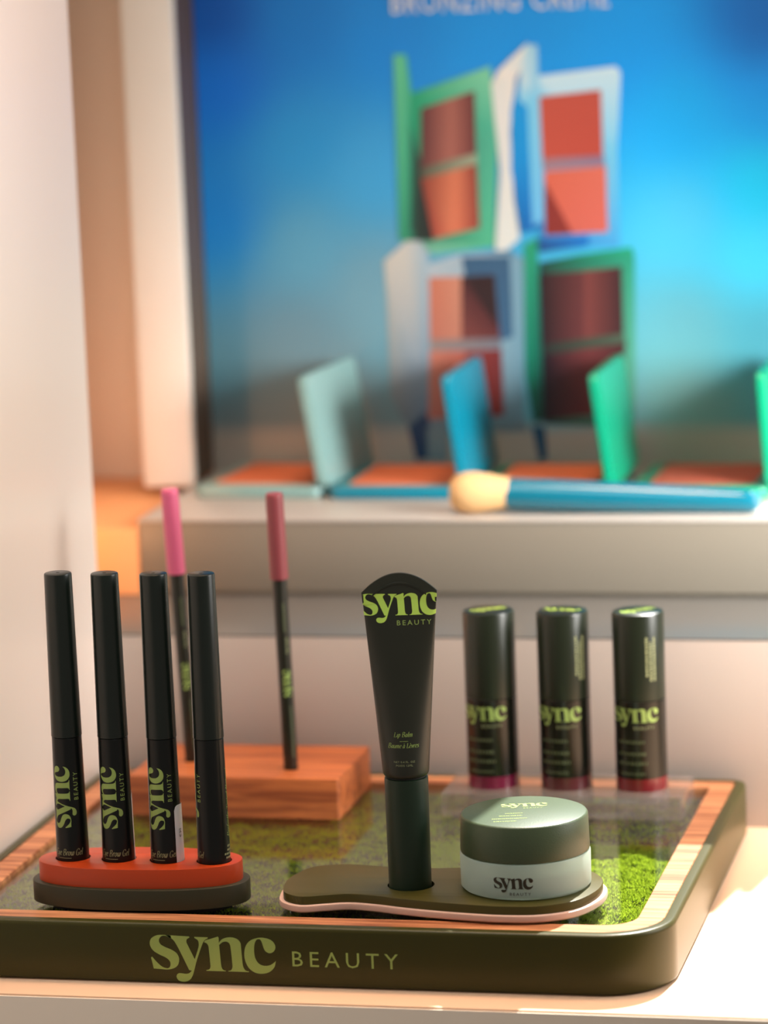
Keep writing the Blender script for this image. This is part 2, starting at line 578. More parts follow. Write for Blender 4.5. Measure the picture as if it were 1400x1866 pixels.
def italic(body, cap, width, slant=0.24, w=0.062):
    """small italic with thick and thin strokes, drawn with a slanted nib"""
    V, F, x = [], [], 0.0
    nx, ny = w * math.cos(math.radians(12)), w * math.sin(math.radians(12))
    for ch in body:
        adv, strokes = NIB[ch]
        for kind, pts in strokes:
            P = spline(pts, 4, False) if kind == 's' else pts
            s = len(V)
            for px, py in P:
                V.append((x + px + slant * py - nx, py - ny))
                V.append((x + px + slant * py + nx, py + ny))
            for i in range(len(P) - 1):
                F.append([s + 2 * i, s + 2 * i + 1, s + 2 * i + 3, s + 2 * i + 2])
            for i, (px, py) in enumerate(P[:-1]):      # hairline body so that horizontal strokes keep a width
                q = P[i + 1]
                s2 = len(V)
                h = 0.022
                V += [(x + px + slant * py, py - h), (x + q[0] + slant * q[1], q[1] - h), (x + q[0] + slant * q[1], q[1] + h), (x + px + slant * py, py + h)]
                F.append([s2, s2 + 1, s2 + 2, s2 + 3])
        x += adv
    k = width / x
    return [(a * k, b * cap) for a, b in V], F


def bars(rows):
    """print too fine to read: short strokes in rows (u0, u1, v, height)"""
    V, F = [], []
    rnd = random.Random(4)
    for u0_, u1_, v, hgt in rows:
        u = u0_
        while u < u1_:
            wd = min(hgt * rnd.uniform(.5, 1.1), u1_ - u)
            s = len(V)
            V += [(u, v), (u + wd, v), (u + wd, v + hgt), (u, v + hgt)]
            F.append([s, s + 1, s + 2, s + 3])
            u += wd + hgt * rnd.uniform(.25, .5)
    return V, F


def cut_strips(part, step, axis=0):
    """cut a flat shape into narrow strips so that it can follow a round surface"""
    bm = bmesh.new()
    vs = [bm.verts.new((v[0], v[1], 0)) for v in part[0]]
    for f in part[1]:
        try:
            bm.faces.new([vs[i] for i in f])
        except ValueError:
            pass
    lo = min(v[axis] for v in part[0]); hi = max(v[axis] for v in part[0])
    no = (1, 0, 0) if axis == 0 else (0, 1, 0)
    c = lo + step
    while c < hi:
        co = (c, 0, 0) if axis == 0 else (0, c, 0)
        bmesh.ops.bisect_plane(bm, geom=list(bm.verts) + list(bm.edges) + list(bm.faces), plane_co=co, plane_no=no, dist=1e-6)
        c += step
    bm.verts.index_update()
    V = [(v.co.x, v.co.y) for v in bm.verts]
    F = [[v.index for v in f.verts] for f in bm.faces]
    bm.free()
    return V, F


def place2(part, du=0.0, dv=0.0, k=1.0, turn=0):
    V = [(u * k, v * k) for u, v in part[0]]
    if turn == 90:                      # reads upwards
        V = [(-v, u) for u, v in V]
    return [(u + du, v + dv) for u, v in V], part[1]


def wrap(part, rad, lift=0.006, step=0.08):
    """u = arc length round the tube (0 = front), v = height; rad(v) = radius"""
    V, F = cut_strips(part, step)
    out = []
    for u, v in V:
        r = rad(v)
        a = u / r
        r += lift
        out.append((r * math.sin(a), -r * math.cos(a), v))
    return out, F


def dup(root, loc, rotz=None):
    """copy of a thing with its parts and sub-parts"""
    r = root.copy()
    COL.objects.link(r)
    r.location = Vector(loc) * SC
    if rotz is not None:
        r.rotation_euler[2] = rotz
    for ch in [c for c in bpy.data.objects if c.parent == root]:
        c = ch.copy()
        COL.objects.link(c)
        c.parent = r
        for g in [g for g in bpy.data.objects if g.parent == ch]:
            d = g.copy()
            COL.objects.link(d)
            d.parent = c
    return r


PRINT=[
([(-4.89,23.3),(-3.78,24.19),(-2.87,24.98),(-2.48,24.67),(-2.82,15.47),(-3.63,14.45),(-4.23,15.07),(-4.81,16.3),(-4.81,21.38)],[(172,172,166),(176,176,170),(160,175,182),(135,165,182),(80,110,135),(80,105,125),(95,110,118),(115,120,122),(150,155,153)]),
([(-2.64,23.06),(-0.93,23.54),(1.72,23.7),(2.42,23.28),(2.16,15.23),(2.34,14.42),(-2.91,14.44)],[(150,165,175),(150,165,175),(60,95,125),(95,135,155),(90,125,140),(100,115,120),(90,115,130)]),
([(-0.83,23.44),(1.71,23.4),(1.73,19.28),(1.06,19.09),(0.87,22.51),(-0.67,22.33)],[(45,80,110)]),
([(-2.56,22.41),(-0.87,22.43),(-0.98,19.19),(-2.63,19.18)],[(168,100,80),(172,118,98),(165,110,92),(160,95,80)]),
([(-0.87,22.43),(0.87,22.46),(1.07,19.24),(-0.98,19.19)],[(60,30,34),(36,22,26),(80,36,38),(105,55,52)]),
([(-0.77,22.43),(0.89,22.49),(0.98,19.69)],[(38,22,26)]),
([(-2.63,19.18),(1.07,19.24),(1.1,18.73),(-2.65,18.62)],[(125,112,108),(95,95,105),(95,95,105),(125,112,108)]),
([(-2.65,18.62),(-0.8,18.63),(-0.92,15.15),(-2.88,15.06)],[(172,105,88),(150,80,68),(130,70,62),(150,95,85)]),
([(-0.8,18.63),(1.1,18.68),(1.14,15.24),(-0.92,15.15)],[(120,50,46),(100,34,36),(105,40,40),(115,50,48)]),
([(-3.93,14.65),(-2.97,15.47),(-2.7,14.44),(-2.96,13.01),(-3.59,12.91)],[(8,55,90)]),
([(-2.95,14.65),(-1.77,14.54),(-1.93,12.91),(-2.96,12.91)],[(95,122,132)]),
([(3.22,23.07),(5.25,23.44),(7.97,23.79),(8.11,23.39),(7.97,16.2),(7.82,14.59),(3.17,14.82)],[(5,50,45),(10,125,95),(10,150,110),(30,140,112),(80,145,125),(60,120,105),(5,40,35)]),
([(2.44,23.98),(3.16,24.37),(3.13,20.27),(3.17,15.02),(2.66,14.82),(2.33,17.26)],[(30,140,110),(20,135,100),(0,95,75),(0,50,45),(0,70,60),(0,105,82)]),
([(3.2,22.47),(5.53,22.62),(5.43,19.09),(3.19,18.86)],[(22,14,20),(85,42,44),(88,42,44),(20,12,20)]),
([(5.53,22.62),(7.44,22.81),(7.45,19.42),(5.43,19.09)],[(105,52,50),(48,25,32),(45,24,30),(105,52,50)]),
([(3.19,18.86),(7.45,19.42),(7.54,18.92),(3.28,18.36)],[(25,35,32),(62,80,66),(62,80,66),(25,30,30)]),
([(3.28,18.36),(5.62,18.69),(5.52,15.21),(3.17,15.02)],[(12,6,20),(95,42,44),(80,28,32),(8,4,16)]),
([(5.62,18.69),(7.54,18.92),(7.04,15.4),(5.52,15.21)],[(95,42,44),(55,24,30),(60,24,28),(85,30,34)]),
([(2.55,14.72),(3.26,14.62),(3.31,12.99),(2.9,12.89)],[(5,65,95)]),
([(-3.97,33.78),(-3.31,33.76),(-3.09,31.58),(-3.21,24.3),(-4.03,24.31)],[(95,190,150),(80,180,140),(60,160,130),(20,90,75),(45,140,105)]),
([(-3.18,31.78),(1.02,33.05),(1.27,29.79),(0.92,23.93),(-2.36,23.58),(-3.44,24.91)],[(25,150,110),(120,200,165),(70,165,140),(70,165,130),(110,175,150),(20,70,60)]),
([(-3.29,30.2),(-2.79,28.49),(-2.23,24.28),(-3.21,24.3)],[(30,110,90),(35,45,45),(28,28,30),(22,50,45)]),
([(-2.65,31.02),(-1.05,31.48),(-1.17,28.38),(-2.76,27.99)],[(80,42,48),(150,92,82),(150,92,82),(80,42,46)]),
([(-1.05,31.48),(0.17,31.84),(0.15,28.68),(-1.17,28.38)],[(150,92,82),(88,42,46),(88,42,46),(150,92,82)]),
([(-2.76,27.99),(0.15,28.68),(0.15,28.18),(-2.78,27.45)],[(70,75,62),(140,150,128),(140,150,128),(70,75,62)]),
([(-2.78,27.45),(-0.98,27.88),(-1.1,24.64),(-2.23,24.38)],[(115,48,40),(188,108,80),(190,110,82),(140,60,50)]),
([(-0.98,27.88),(0.15,28.15),(0.19,24.89),(-1.1,24.64)],[(188,108,80),(120,45,40),(118,45,42),(188,105,78)]),
([(3.37,32.49),(7.42,32.87),(7.66,32.57),(7.4,28.66),(7.37,23.82),(3.35,23.89),(3.5,31.7)],[(185,215,230),(200,222,235),(180,215,232),(105,185,220),(60,150,205),(30,110,185),(130,195,225)]),
([(1.04,32.16),(1.42,32.84),(2.97,34.17),(3.05,33.48),(2.31,32.42),(1.92,29.77),(2.01,26.3),(2.25,24.31),(1.52,23.72),(0.96,23.73),(1.35,27.81),(1.14,30.58)],[(205,212,210),(220,220,215),(225,225,220),(190,212,222),(215,215,212),(205,208,208),(195,200,198),(190,195,192),(195,198,195),(190,195,192),(195,200,200),(205,210,208)]),
([(2.36,32.42),(2.88,31.23),(2.9,28.76),(3.28,24.79),(2.36,24.6),(1.91,27.79),(2.01,30.76)],[(0,140,210),(0,140,215),(0,135,205),(0,90,165),(0,90,160),(0,125,195),(0,140,210)]),
([(2.87,34.08),(3.47,34.06),(3.5,31.7),(3.49,25.18),(2.93,24.99),(2.87,30.93),(2.43,31.34),(2.51,32.42)],[(160,205,225),(135,195,225),(120,190,225),(95,165,205),(90,165,210),(110,190,225),(130,195,225),(190,215,225)]),
([(3.49,31.46),(6.64,31.72),(6.65,28.43),(3.54,28.35)],[(176,76,62),(172,74,62),(168,68,56),(172,72,58)]),
([(3.54,28.35),(6.68,28.43),(6.73,27.89),(3.57,27.76)],[(140,108,118),(118,100,130),(125,112,135),(140,108,118)]),
([(3.62,27.71),(6.78,27.89),(6.79,24.58),(3.57,24.48)],[(190,92,72),(192,98,82),(186,92,82),(180,88,72)]),
([(3.65,27.16),(4.98,24.51),(3.57,24.46)],[(120,42,38)]),
([(3.16,24.29),(5.78,24.44),(5.77,23.85),(3.24,23.59)],[(20,80,140),(5,105,185),(10,100,175),(15,60,110)])]
BACKDROP=[((-13.63,36.0),(6,84,158)),((-13.2,32.63),(4,108,190)),((-13.54,25.57),(16,116,184)),((-13.65,16.98),(62,112,132)),((-8.71,35.57),(0,118,185)),((-8.96,29.71),(30,135,185)),((-9.21,24.08),(72,140,168)),((-9.42,19.24),(78,122,142)),((-4.43,34.88),(0,130,198)),((-5.55,28.23),(50,145,190)),((-5.51,22.04),(85,135,155)),((1.25,34.99),(0,142,208)),((8.22,34.5),(0,148,215)),((14.82,34.84),(0,105,178)),((14.73,30.52),(0,150,222)),((14.65,26.97),(0,186,242)),((14.58,23.41),(50,190,232)),((10.88,30.61),(0,160,228)),((10.75,25.13),(62,175,212)),((10.62,19.58),(78,150,170)),((14.49,18.98),(60,150,178)),((10.52,15.66),(92,138,145)),((-8.12,15.21),(92,116,122)),((-13.45,14.95),(85,112,122))]  # backdrop colours: print plus the light that falls on it
# ------------------------------------------------------------------ the setting
H = 2.425          # tray height
ZG = 2.2           # top of the tray's glass
YS = 25.4          # front of the lower step
ZS = 8.6
YR = 34.5          # front of the riser
ZR = 12.35

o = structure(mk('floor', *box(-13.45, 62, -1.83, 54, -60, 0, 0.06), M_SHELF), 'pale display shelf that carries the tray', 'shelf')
mk('front_light_tint', *box(-13.4, 62, -1.9, -1.8, -60, -0.09, 0.02), M_EDGE, o)  # thin face added to carry the front's light tint
o = structure(mk('trim_1', *box(-22, 62, YS, 54, 0, ZS - 0.1, 0.03), M_STEP), 'lower step behind the tray, warm light in its tint', 'step')
mk('top_light_tint', *box(-22, 62, YS, 54, ZS - 0.1, ZS, 0.04), M_STOP, o)  # thin slab added to carry the top's reflection tint
V, F = join(box(-14.25, 62, YR, 54, ZS + 0.22, ZR - 0.12, 0.03), box(-14.05, 61.8, YR + 0.25, 53.8, ZS, ZS + 0.22))
o = structure(mk('trim_2', V, F, M_RISER), 'riser that carries the compacts, shade put into its grey', 'riser')
mk('top_light_tint', *box(-14.3, 62, YR - 0.05, 54, ZR - 0.12, ZR, 0.04), M_RTOP, o)  # slab carrying the lighter tint of the lit top
o = structure(mk('trim_3', *box(-22, -14.3, YR, 50, ZS, 11.9, 0.1), M_ALC), 'block left of the riser, warm glow in its colour', 'block')
o = structure(mk('wall_left', *box(-15.6, -13.45, -40, YS - 0.1, -60, 75, 0.15), M_WALL))
o = structure(mk('wall_alcove', *box(-24, -22, 20, 56, -3.6, 110), M_BACK))
# back wall: solid on the left and over the poster; to its right an unseen opening for the sun is assumed
o = structure(mk('wall_back', *box(-24, 16.05, 50.2, 52.2, -3.6, 130), M_BACK))
o = structure(mk('trim_5', *box(17.4, 22.5, 49.03, 49.6, 31.8, 51.4), M_CREAM), 'unseen added board that masks the sun', 'board')  # out of view, added to keep sun off the back of the tray
o = structure(mk('trim_4', *box(22.5, 23.05, 48.2, 50.0, ZR, 45.9, 0.05), M_CREAM), 'unseen added post that casts a shadow step', 'post')  # out of view, added to shape the stepped shadow edge on the shelf
o = structure(mk('wall_sun_mask', *join(box(23.05, 25.0, 48.6, 50.0, ZR, 42.9), box(25.0, 62, 48.6, 50.0, ZR, 20.0)), M_CREAM))  # unseen; heights shaped to step the sun patch and add bounce light

# poster in its frame
poster = thing('poster', 'large blue poster picturing stacked bronzer compacts, standing behind the riser', 'poster', (0, 49, 0))
mk('backing_board', *box(-14.45, 17.4, 0.03, 0.6, ZR, 51.4), M_CREAM, poster)
V, F, C = [], [], []
gx, gz = 40, 44
bx = np.array([b[0] for b in BACKDROP]); bc = np.array([b[1] for b in BACKDROP], float)
for j in range(gz + 1):
    for i in range(gx + 1):
        x = -14.45 + 31.85 * i / gx
        z = ZR + 0.02 + (51.3 - ZR) * j / gz
        q = np.array([min(max(x, -14), 14.5), min(z, 36)])
        if z < 14.5:
            c = np.array([164, 160, 150.]) + 4 * math.sin(x)
        else:
            w = 1.0 / (((bx - q) ** 2).sum(1) + 2.0) ** 1.6
            c = (bc * w[:, None]).sum(0) / w.sum()
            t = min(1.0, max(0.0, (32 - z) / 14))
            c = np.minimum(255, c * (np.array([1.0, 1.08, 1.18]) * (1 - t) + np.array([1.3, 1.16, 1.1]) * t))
            c = c * (1 - 0.14 * min(1.0, max(0.0, (x - 9) / 6)))  # right part darkened in colour against the added side lamp
        V.append((x, 0.0, z)); C.append(c)
for j in range(gz):
    for i in range(gx):
        a = j * (gx + 1) + i
        F.append([a, a + 1, a + gx + 2, a + gx + 1])
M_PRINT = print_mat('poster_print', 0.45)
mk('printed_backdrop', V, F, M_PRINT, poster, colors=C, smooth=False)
V, F, C = [], [], []
for li, (pts, cols) in enumerate(PRINT):
    s = len(V)
    y = -0.03 - 0.002 * li
    for k, (x, z) in enumerate(pts):
        V.append((x, y, z)); C.append([min(255, v * 1.08) for v in (cols[k] if len(cols) > 1 else cols[0])])
    for t in tessellate_polygon([[Vector((x, z, 0)) for x, z in pts]]):
        F.append([s + i for i in t])
mk('printed_compacts', V, F, M_PRINT, poster, colors=C, smooth=False)
M_WHITE = mat('white_print', (226, 236, 240), 0.5)
tv, tf = text2d('BRONZING CREME', 1.2, 1.12, 11.15)
mk('printed_lettering', [(-3.97 + u, -0.15, 35.83 + v) for u, v in tv], tf, M_WHITE, poster, smooth=False)

mk('frame_post', *box(-16.8, -14.15, -5, -4.3, ZR, 54, 0.1), M_CREAM, poster)['label'] = 'cream upright frame post'
mk('frame_return', *box(-15.2, -14.5, -4.3, -0.05, ZR, 54), M_FSHADE, poster)['label'] = 'inner side of the frame, shade in its colour'
mk('frame_side', *box(-16.8, -16.2, -4.3, 0.9, ZR, 54), M_CREAM, poster)

# ------------------------------------------------------------------ tray
TX0, TX1, TY0, TY1, TR = -13.4, 16.41, 0.0, 24.6, 2.8
tray = thing('display_tray', 'olive display tray with oak trim and moss under glass, lettered on its front', 'tray', (0, 0, 0))


def tloop(inset, z):
    return [(x, y, z) for x, y in rrect(TX0, TX1, TY0, TY1, TR, inset, 12, 0.7)]


V, F = rings([tloop(0.5, 0.0), tloop(0.16, 0.02), tloop(0.03, 0.10), tloop(0, 0.2), tloop(0, H - 0.2), tloop(0.03, H - 0.08), tloop(0.09, H - 0.02), tloop(0.18, H), tloop(0.45, H), tloop(0.45, 1.0)], True, True)
mk('frame', V, F, M_OLIVE, tray, angle=50)
L = [tloop(0.47, 1.8), tloop(0.47, H - 0.05), tloop(0.50, H - 0.02), tloop(1.47, H - 0.02), tloop(1.5, H - 0.05), tloop(1.5, 1.8)]
V, F = rings(L + [L[0]])
mk('oak_trim', V, F, M_OAK, tray)
V, F = rings([tloop(1.51, ZG - 0.08), tloop(1.51, ZG)], True, True)
mk('glass_pane', V, F, M_PANE, tray, smooth=False)
# moss: a bumpy bed and a dense pile of tiny leaves
rng = np.random.default_rng(7)
mx0, mx1, my0, my1 = TX0 + 1.55, TX1 - 1.55, TY0 + 1.55, TY1 - 1.55


def mossh(x, y):
    return 1.78 + 0.12 * np.sin(x * 2.3 + 0.7 * np.sin(y * 1.9)) * np.sin(y * 2.7 + 1.1) + 0.07 * np.sin(x * 6.1 + y * 3.3) * np.sin(y * 7.3 - x * 2.0)


gx, gy = 110, 90
X, Y = np.meshgrid(np.linspace(mx0, mx1, gx + 1), np.linspace(my0, my1, gy + 1))
Zm = mossh(X, Y)
V = np.stack([X, Y, Zm], -1).reshape(-1, 3).tolist()
F = [[j * (gx + 1) + i, j * (gx + 1) + i + 1, (j + 1) * (gx + 1) + i + 1, (j + 1) * (gx + 1) + i] for j in range(gy) for i in range(gx)]
mk('moss_bed', V, F, M_SOIL, tray)
n1, n2 = 70000, 45000
px = np.concatenate([rng.uniform(4, mx1, n1), rng.uniform(mx0, 4, n2 // 2), rng.uniform(mx0, mx1, n2 - n2 // 2)])
py = np.concatenate([rng.uniform(my0, 15, n1), rng.uniform(my0, my1, n2 // 2), rng.uniform(my0, my1, n2 - n2 // 2)])
nb = len(px)
pz = mossh(px, py) - 0.03
ang = rng.uniform(0, 2 * np.pi, nb)
ln = rng.uniform(0.10, 0.24, nb)
tilt = rng.uniform(0.15, 0.8, nb)
ta = rng.uniform(0, 2 * np.pi, nb)
wd = rng.uniform(0.022, 0.045, nb)
base = np.stack([px, py, pz], -1)
sidev = np.stack([np.cos(ang) * wd, np.sin(ang) * wd, np.zeros(nb)], -1)
tip = base + np.stack([np.cos(ta) * np.sin(tilt) * ln, np.sin(ta) * np.sin(tilt) * ln, np.cos(tilt) * ln], -1)
mid = base + (tip - base) * 0.55
VV = np.stack([base - sidev * 0.6, mid + sidev, tip, mid - sidev], 1).reshape(-1, 3)
VV[:, 2] = np.minimum(VV[:, 2], ZG - 0.09)
me = bpy.data.meshes.new('moss_leaves')
me.from_pydata((VV * SC).tolist(), [], np.arange(nb * 4).reshape(-1, 4).tolist())
me.materials.append(M_MOSS)
o = bpy.data.objects.new('moss_leaves', me)
COL.objects.link(o)
o.parent = tray
o['kind'] = 'stuff'
# lettering on the front of the tray
k = 5.07 / 3.657
mk('logo', [(-3.95 + u * k, -0.012, 0.585 + v * k) for u, v in LOGO[0]], LOGO[1], M_LIME, tray, smooth=False)
tv, tf = text2d('BEAUTY', 0.64, 1.45, 4.2)
mk('lettering', [(1.78 + u, -0.012, 0.865 + v) for u, v in tv], tf, M_LIME, tray, smooth=False)

# ------------------------------------------------------------------ brow gel holder and tubes
HX, HY = -5.22, 3.38


def oval(a, b, e=2.35, n=96):
    P = []
    for k in range(n):
        t = 2 * math.pi * k / n
        c, s = math.cos(t), math.sin(t)
        P.append((a * math.copysign(abs(c) ** (2 / e), c), b * math.copysign(abs(s) ** (2 / e), s)))
    return P


TUBES = [(-8.0, 3.3), (-6.08, 3.3), (-4.07, 3.3), (-2.13, 3.3)]
holder = thing('tube_holder', 'oval orange and dark olive stand holding the four brow gel tubes', 'stand', (HX, HY, ZG), math.radians(2.0))
mk('foot', *plate(oval(3.7, 1.4), 0.0, 0.3, bev=0), M_DARK, holder)  # dark of the shadow gap put into the foot's colour
mk('base_plate', *plate(oval(4.42, 1.98), 0.3, 1.12, bev=0.04), M_DOLIVE, holder)
cr, sr = math.cos(-math.radians(2)), math.sin(-math.radians(2))
hol = [((x - HX) * cr - (y - HY) * sr, (x - HX) * sr + (y - HY) * cr, 0.705) for x, y in TUBES]
mk('top_plate', *plate(oval(4.15, 1.72), 1.12, 1.9, holes=hol, bev=0.035), M_ORANGE, holder)

GREEN = 'brow gel tubes in the orange stand'


def tube_r(v):
    return 0.655 - 0.0125 * max(v, 0) if v < 5.0 else 0.592


gel = thing('brow_gel_tube', 'leftmost dark brow gel tube in the orange stand', 'cosmetic tube', (*TUBES[0], 4.1), math.radians(17), GREEN)
mk('body', *lathe([(0.60, -0.74), (0.645, -0.70), (0.655, 0), (tube_r(4.99), 4.98), (0.575, 5.0)]), M_TUBE2, gel)
cp = mk('cap', *lathe([(0.57, 5.0), (0.612, 5.03), (0.606, 5.3), (0.55, 11.52), (0.535, 11.58), (0.50, 11.60), (0.06, 11.60), (0.06, 11.5)]), M_TUBE, gel)
mk('vent_hole', *lathe([(0.075, 11.6), (0.075, 11.604)], 16), M_DARK, cp)
lv = place2(LOGO, 0.02, 1.35, 0.69, 90)
mk('logo', *wrap(lv, tube_r), M_LIME, gel)
tv = place2(text2d('BEAUTY', 0.19, 1.4, 1.12), 0.36, 2.5, 1.0, 90)
mk('lettering', *wrap(tv, tube_r), M_LIME, gel)
tv = place2(italic('Eye Brow Gel', 0.26, 1.22), -0.80, 0.24)
mk('product_name', *wrap(tv, tube_r), M_SMALL, gel)
tv = ([(-0.62, 0.12), (-0.05, 0.12), (-0.05, 0.14), (-0.62, 0.14)], [[0, 1, 2, 3]])
mk('underline', *wrap(tv, tube_r), M_SMALL, gel)
tv = place2(italic('Perfectly Tinted Natural', 0.2, 2.75), 1.74, 1.0, 1.0, 90)
mk('side_print', *wrap(tv, tube_r), M_LIME, gel)
mk('small_print', *wrap(bars([(1.52, 1.78, .62, .08), (1.5, 1.8, .46, .08), (1.34, 1.82, .31, .08), (1.42, 1.82, .16, .08)]), tube_r), M_SMALL, gel)
g2 = dup(gel, (*TUBES[1], 4.1), math.radians(18)); g2['label'] = 'second dark brow gel tube from the left, thin white sticker edge on its right'
g3 = dup(gel, (*TUBES[2], 4.1), math.radians(13)); g3['label'] = 'dark brow gel tube with a white price sticker on its side'
g4 = dup(gel, (*TUBES[3], 4.1), math.radians(-61)); g4['label'] = 'rightmost brow gel tube in the orange stand, logo turned out of view'


def sticker(root, a0, a1, z1, text):
    V, F = [], []
    na, nz = 14, 12
    for j in range(nz + 1):
        for i in range(na + 1):
            v = -0.1 + (z1 + 0.1) * j / nz
            a = math.radians(a0 + (a1 - a0) * i / na)
            d = min((a - math.radians(a0)) * 0.66, 0.22)
            if j == nz:                                   # rounded corner
                v -= 0.22 - math.sqrt(max(0.0, 0.22 ** 2 - (0.22 - d) ** 2))
            r = tube_r(v) + 0.012 + 0.05 * max(0, (i / na - 0.35)) ** 1.3
            V.append((r * math.sin(a), -r * math.cos(a), v))
    for j in range(nz):
        for i in range(na):
            q = j * (na + 1) + i
            F.append([q, q + 1, q + na + 2, q + na + 1])
    so = mk('price_sticker', V, F, M_STICK, root)
    so['label'] = 'white price sticker'
    if text:
        tv = place2(text2d('\u20ac30', 0.15, 1.0, 0.36), 0.79, 0.98, 1.0, 90)
        mk('price', *wrap(tv, lambda v: tube_r(v) + 0.03), M_INK, so)


sticker(g3, 38, 104, 2.3, True)
sticker(g2, 72, 138, 2.75, False)

# ------------------------------------------------------------------ plate with balm and jar
PL = [(0.62, 3.6), (0.80, 2.75), (1.14, 2.25), (1.78, 1.95), (2.63, 2.24), (3.57, 2.5), (4.66, 2.32), (5.75, 1.99), (6.84, 1.72), (8.37, 1.45), (9.91, 1.3), (11.36, 1.5), (12.52, 2.35), (13.1, 3.79), (13.16, 5.07), (12.9, 5.9), (12.3, 6.75), (11.3, 7.45), (10.1, 7.7), (8.8, 7.35), (7.6, 6.8), (6.4, 6.52), (5.2, 6.45), (4.01, 6.56), (2.9, 6.78), (2.0, 6.72), (1.15, 6.3), (0.72, 5.3), (0.58, 4.4)]
PLS = spline(PL, 5)
PX, PY = 6.8, 4.3
PLL = [(x - PX, y - PY) for x, y in PLS]
stand = thing('product_plate', 'peanut shaped olive plate on a pink plate and clear foot, under balm and jar', 'plate', (PX, PY, ZG))
mk('clear_foot', *plate(offset(PLL, -0.22) if area2(PLL) > 0 else offset(PLL[::-1], -0.22), 0.0, 0.28, bev=0), M_FOOT, stand)
PP = PLL if area2(PLL) > 0 else PLL[::-1]
mk('pink_layer', *plate(offset(PP, 0.17), 0.28, 0.56, holes=[(5.68 - PX, 4.0 - PY, 0.9)], bev=0.06, bev2=0.05), M_PINK, stand)
mk('olive_layer', *plate(PP, 0.56, 0.9, holes=[(5.68 - PX, 4.0 - PY, 0.93)], bev=0.025), M_PLATE, stand)

balm = thing('lip_balm_tube', 'dark olive lip balm tube standing on its green cap, flat arched top', 'cosmetic tube', (5.65, 4.0, 3.1), math.radians(10))
mk('cap', *lathe([(0.78, -0.3), (0.84, -0.27), (0.845, 0), (0.862, 4.3), (0.85, 4.38), (0.80, 4.41)]), M_BCAP, balm)
mk('neck', *lathe([(0.78, 4.3), (0.78, 4.52)]), M_DARK, balm)


def bw(z):
    t = (z - 4.46) / (11.75 - 4.46)
    return 0.90 + 0.56 * t


def bt(z):
    t = min(1.0, max(0.0, (z - 4.46) / (11.45 - 4.46)))
    return 0.90 * (1 - t) ** 0.92 + 0.075


loops = []
nb_ = 64
for i, (z, s) in enumerate([(4.46, 0.86), (4.49, 0.94), (4.56, 0.985), (4.66, 1.0)] + [(4.66 + (11.75 - 4.66) * k / 26, 1.0) for k in range(1, 27)]):
    w, t = bw(z) * s, min(bt(z), bw(z)) * s
    loops.append([(w * math.cos(2 * math.pi * k / nb_), t * math.sin(2 * math.pi * k / nb_), z) for k in range(nb_)])
mk('tube_body', *rings(loops, True, True), M_BALM, balm)
P = [(-1.44, 11.35), (1.44, 11.35)]
for k in range(25):
    x = 1.475 - 2.95 * k / 24
    P.append((x, 11.78 + 0.74 * (1 - (x / 1.475) ** 2)))
V, F = plate(P, -0.07, 0.07, bev=0.025, bev2=0.02)
mk('sealed_end', [(x, -z, y) for x, y, z in V], F, M_BALM, balm)
V, F = [], []
for k in range(25):
    x = -1.05 + 2.1 * k / 24
    z = 11.62 + 0.46 * (1 - (x / 1.05) ** 2)
    V += [(x, -0.10, z), (x, -0.10, z + 0.07), (x, -0.05, z - 0.02), (x, -0.05, z + 0.09)]
for k in range(24):
    a = 4 * k
    F += [[a, a + 1, a + 5, a + 4], [a + 2, a, a + 4, a + 6], [a + 1, a + 3, a + 7, a + 5]]
mk('seal_ridge', V, F, M_BALM, balm)


def on_balm(part):
    V, F = cut_strips(part, 0.1)
    V, F = cut_strips((V, F), 0.15, 1)
    out = []
    for u, v in V:
        w = bw(v)
        x = max(-w, min(w, u))
        y = bt(v) * math.sqrt(max(0.0, 1 - (x / w) ** 2))
        if v > 11.3:
            y = max(y, 0.07)
        if u != x:
            y = max(0, y - 0.02)
        x = math.copysign(min(abs(u), w + 0.008), u)
        out.append((x, -y - 0.008, v))
    return out, F


mk('logo', *on_balm(place2(LOGO, -1.56, 10.87, 0.855)), M_LIME2, balm)
mk('lettering', *on_balm(place2(text2d('BEAUTY', 0.2, 1.4, 1.34), -0.12, 10.48)), M_LIME, balm)
mk('product_name', *on_balm(join(place2(italic('Lip Balm', 0.19, 0.74), -0.40, 6.15), ([(-.16, 5.97), (.17, 5.97), (.17, 5.985), (-.16, 5.985)], [[0, 1, 2, 3]]), place2(italic('Baume \u00e0 L\u00e8vres', 0.19, 1.2), -0.63, 5.72))), M_LIME, balm)
mk('small_print', *on_balm(join(place2(text2d('NET 0.4 FL. OZ', 0.075, 1.1, 0.82), -0.41, 5.14), place2(text2d('POIDS 12ML', 0.075, 1.1, 0.66), -0.33, 5.0))), M_SMALL, balm)

jar = thing('cream_jar', 'round frosted glass jar with an olive lid', 'jar', (10.2, 4.55, 3.1), math.radians(13))
mk('glass_base', *lathe([(2.3, 0.0), (2.48, 0.03), (2.56, 0.12), (2.57, 1.36), (2.52, 1.44), (2.35, 1.46), (2.2, 1.40), (2.1, 0.75), (1.9, 0.62), (0.02, 0.6)], 96), M_FROST, jar)
mk('balm_cup', *lathe([(1.7, 0.66), (1.9, 0.72), (2.02, 0.95), (2.05, 1.4), (1.9, 1.41), (0.02, 1.41)], 64), M_CUP, jar)
lid = mk('lid', *lathe([(2.40, 1.47), (2.53, 1.48), (2.545, 1.54), (2.50, 2.84), (2.46, 2.90), (2.40, 2.925), (0.02, 2.925)], 96), M_LID, jar)
JR = lambda v: 2.57
M_JINK = mat('dark_olive_ink', (44, 38, 20), 0.5)
mk('logo', *wrap(place2(LOGO, -1.40, 0.50, 0.43), JR, 0.008), M_JINK, jar)
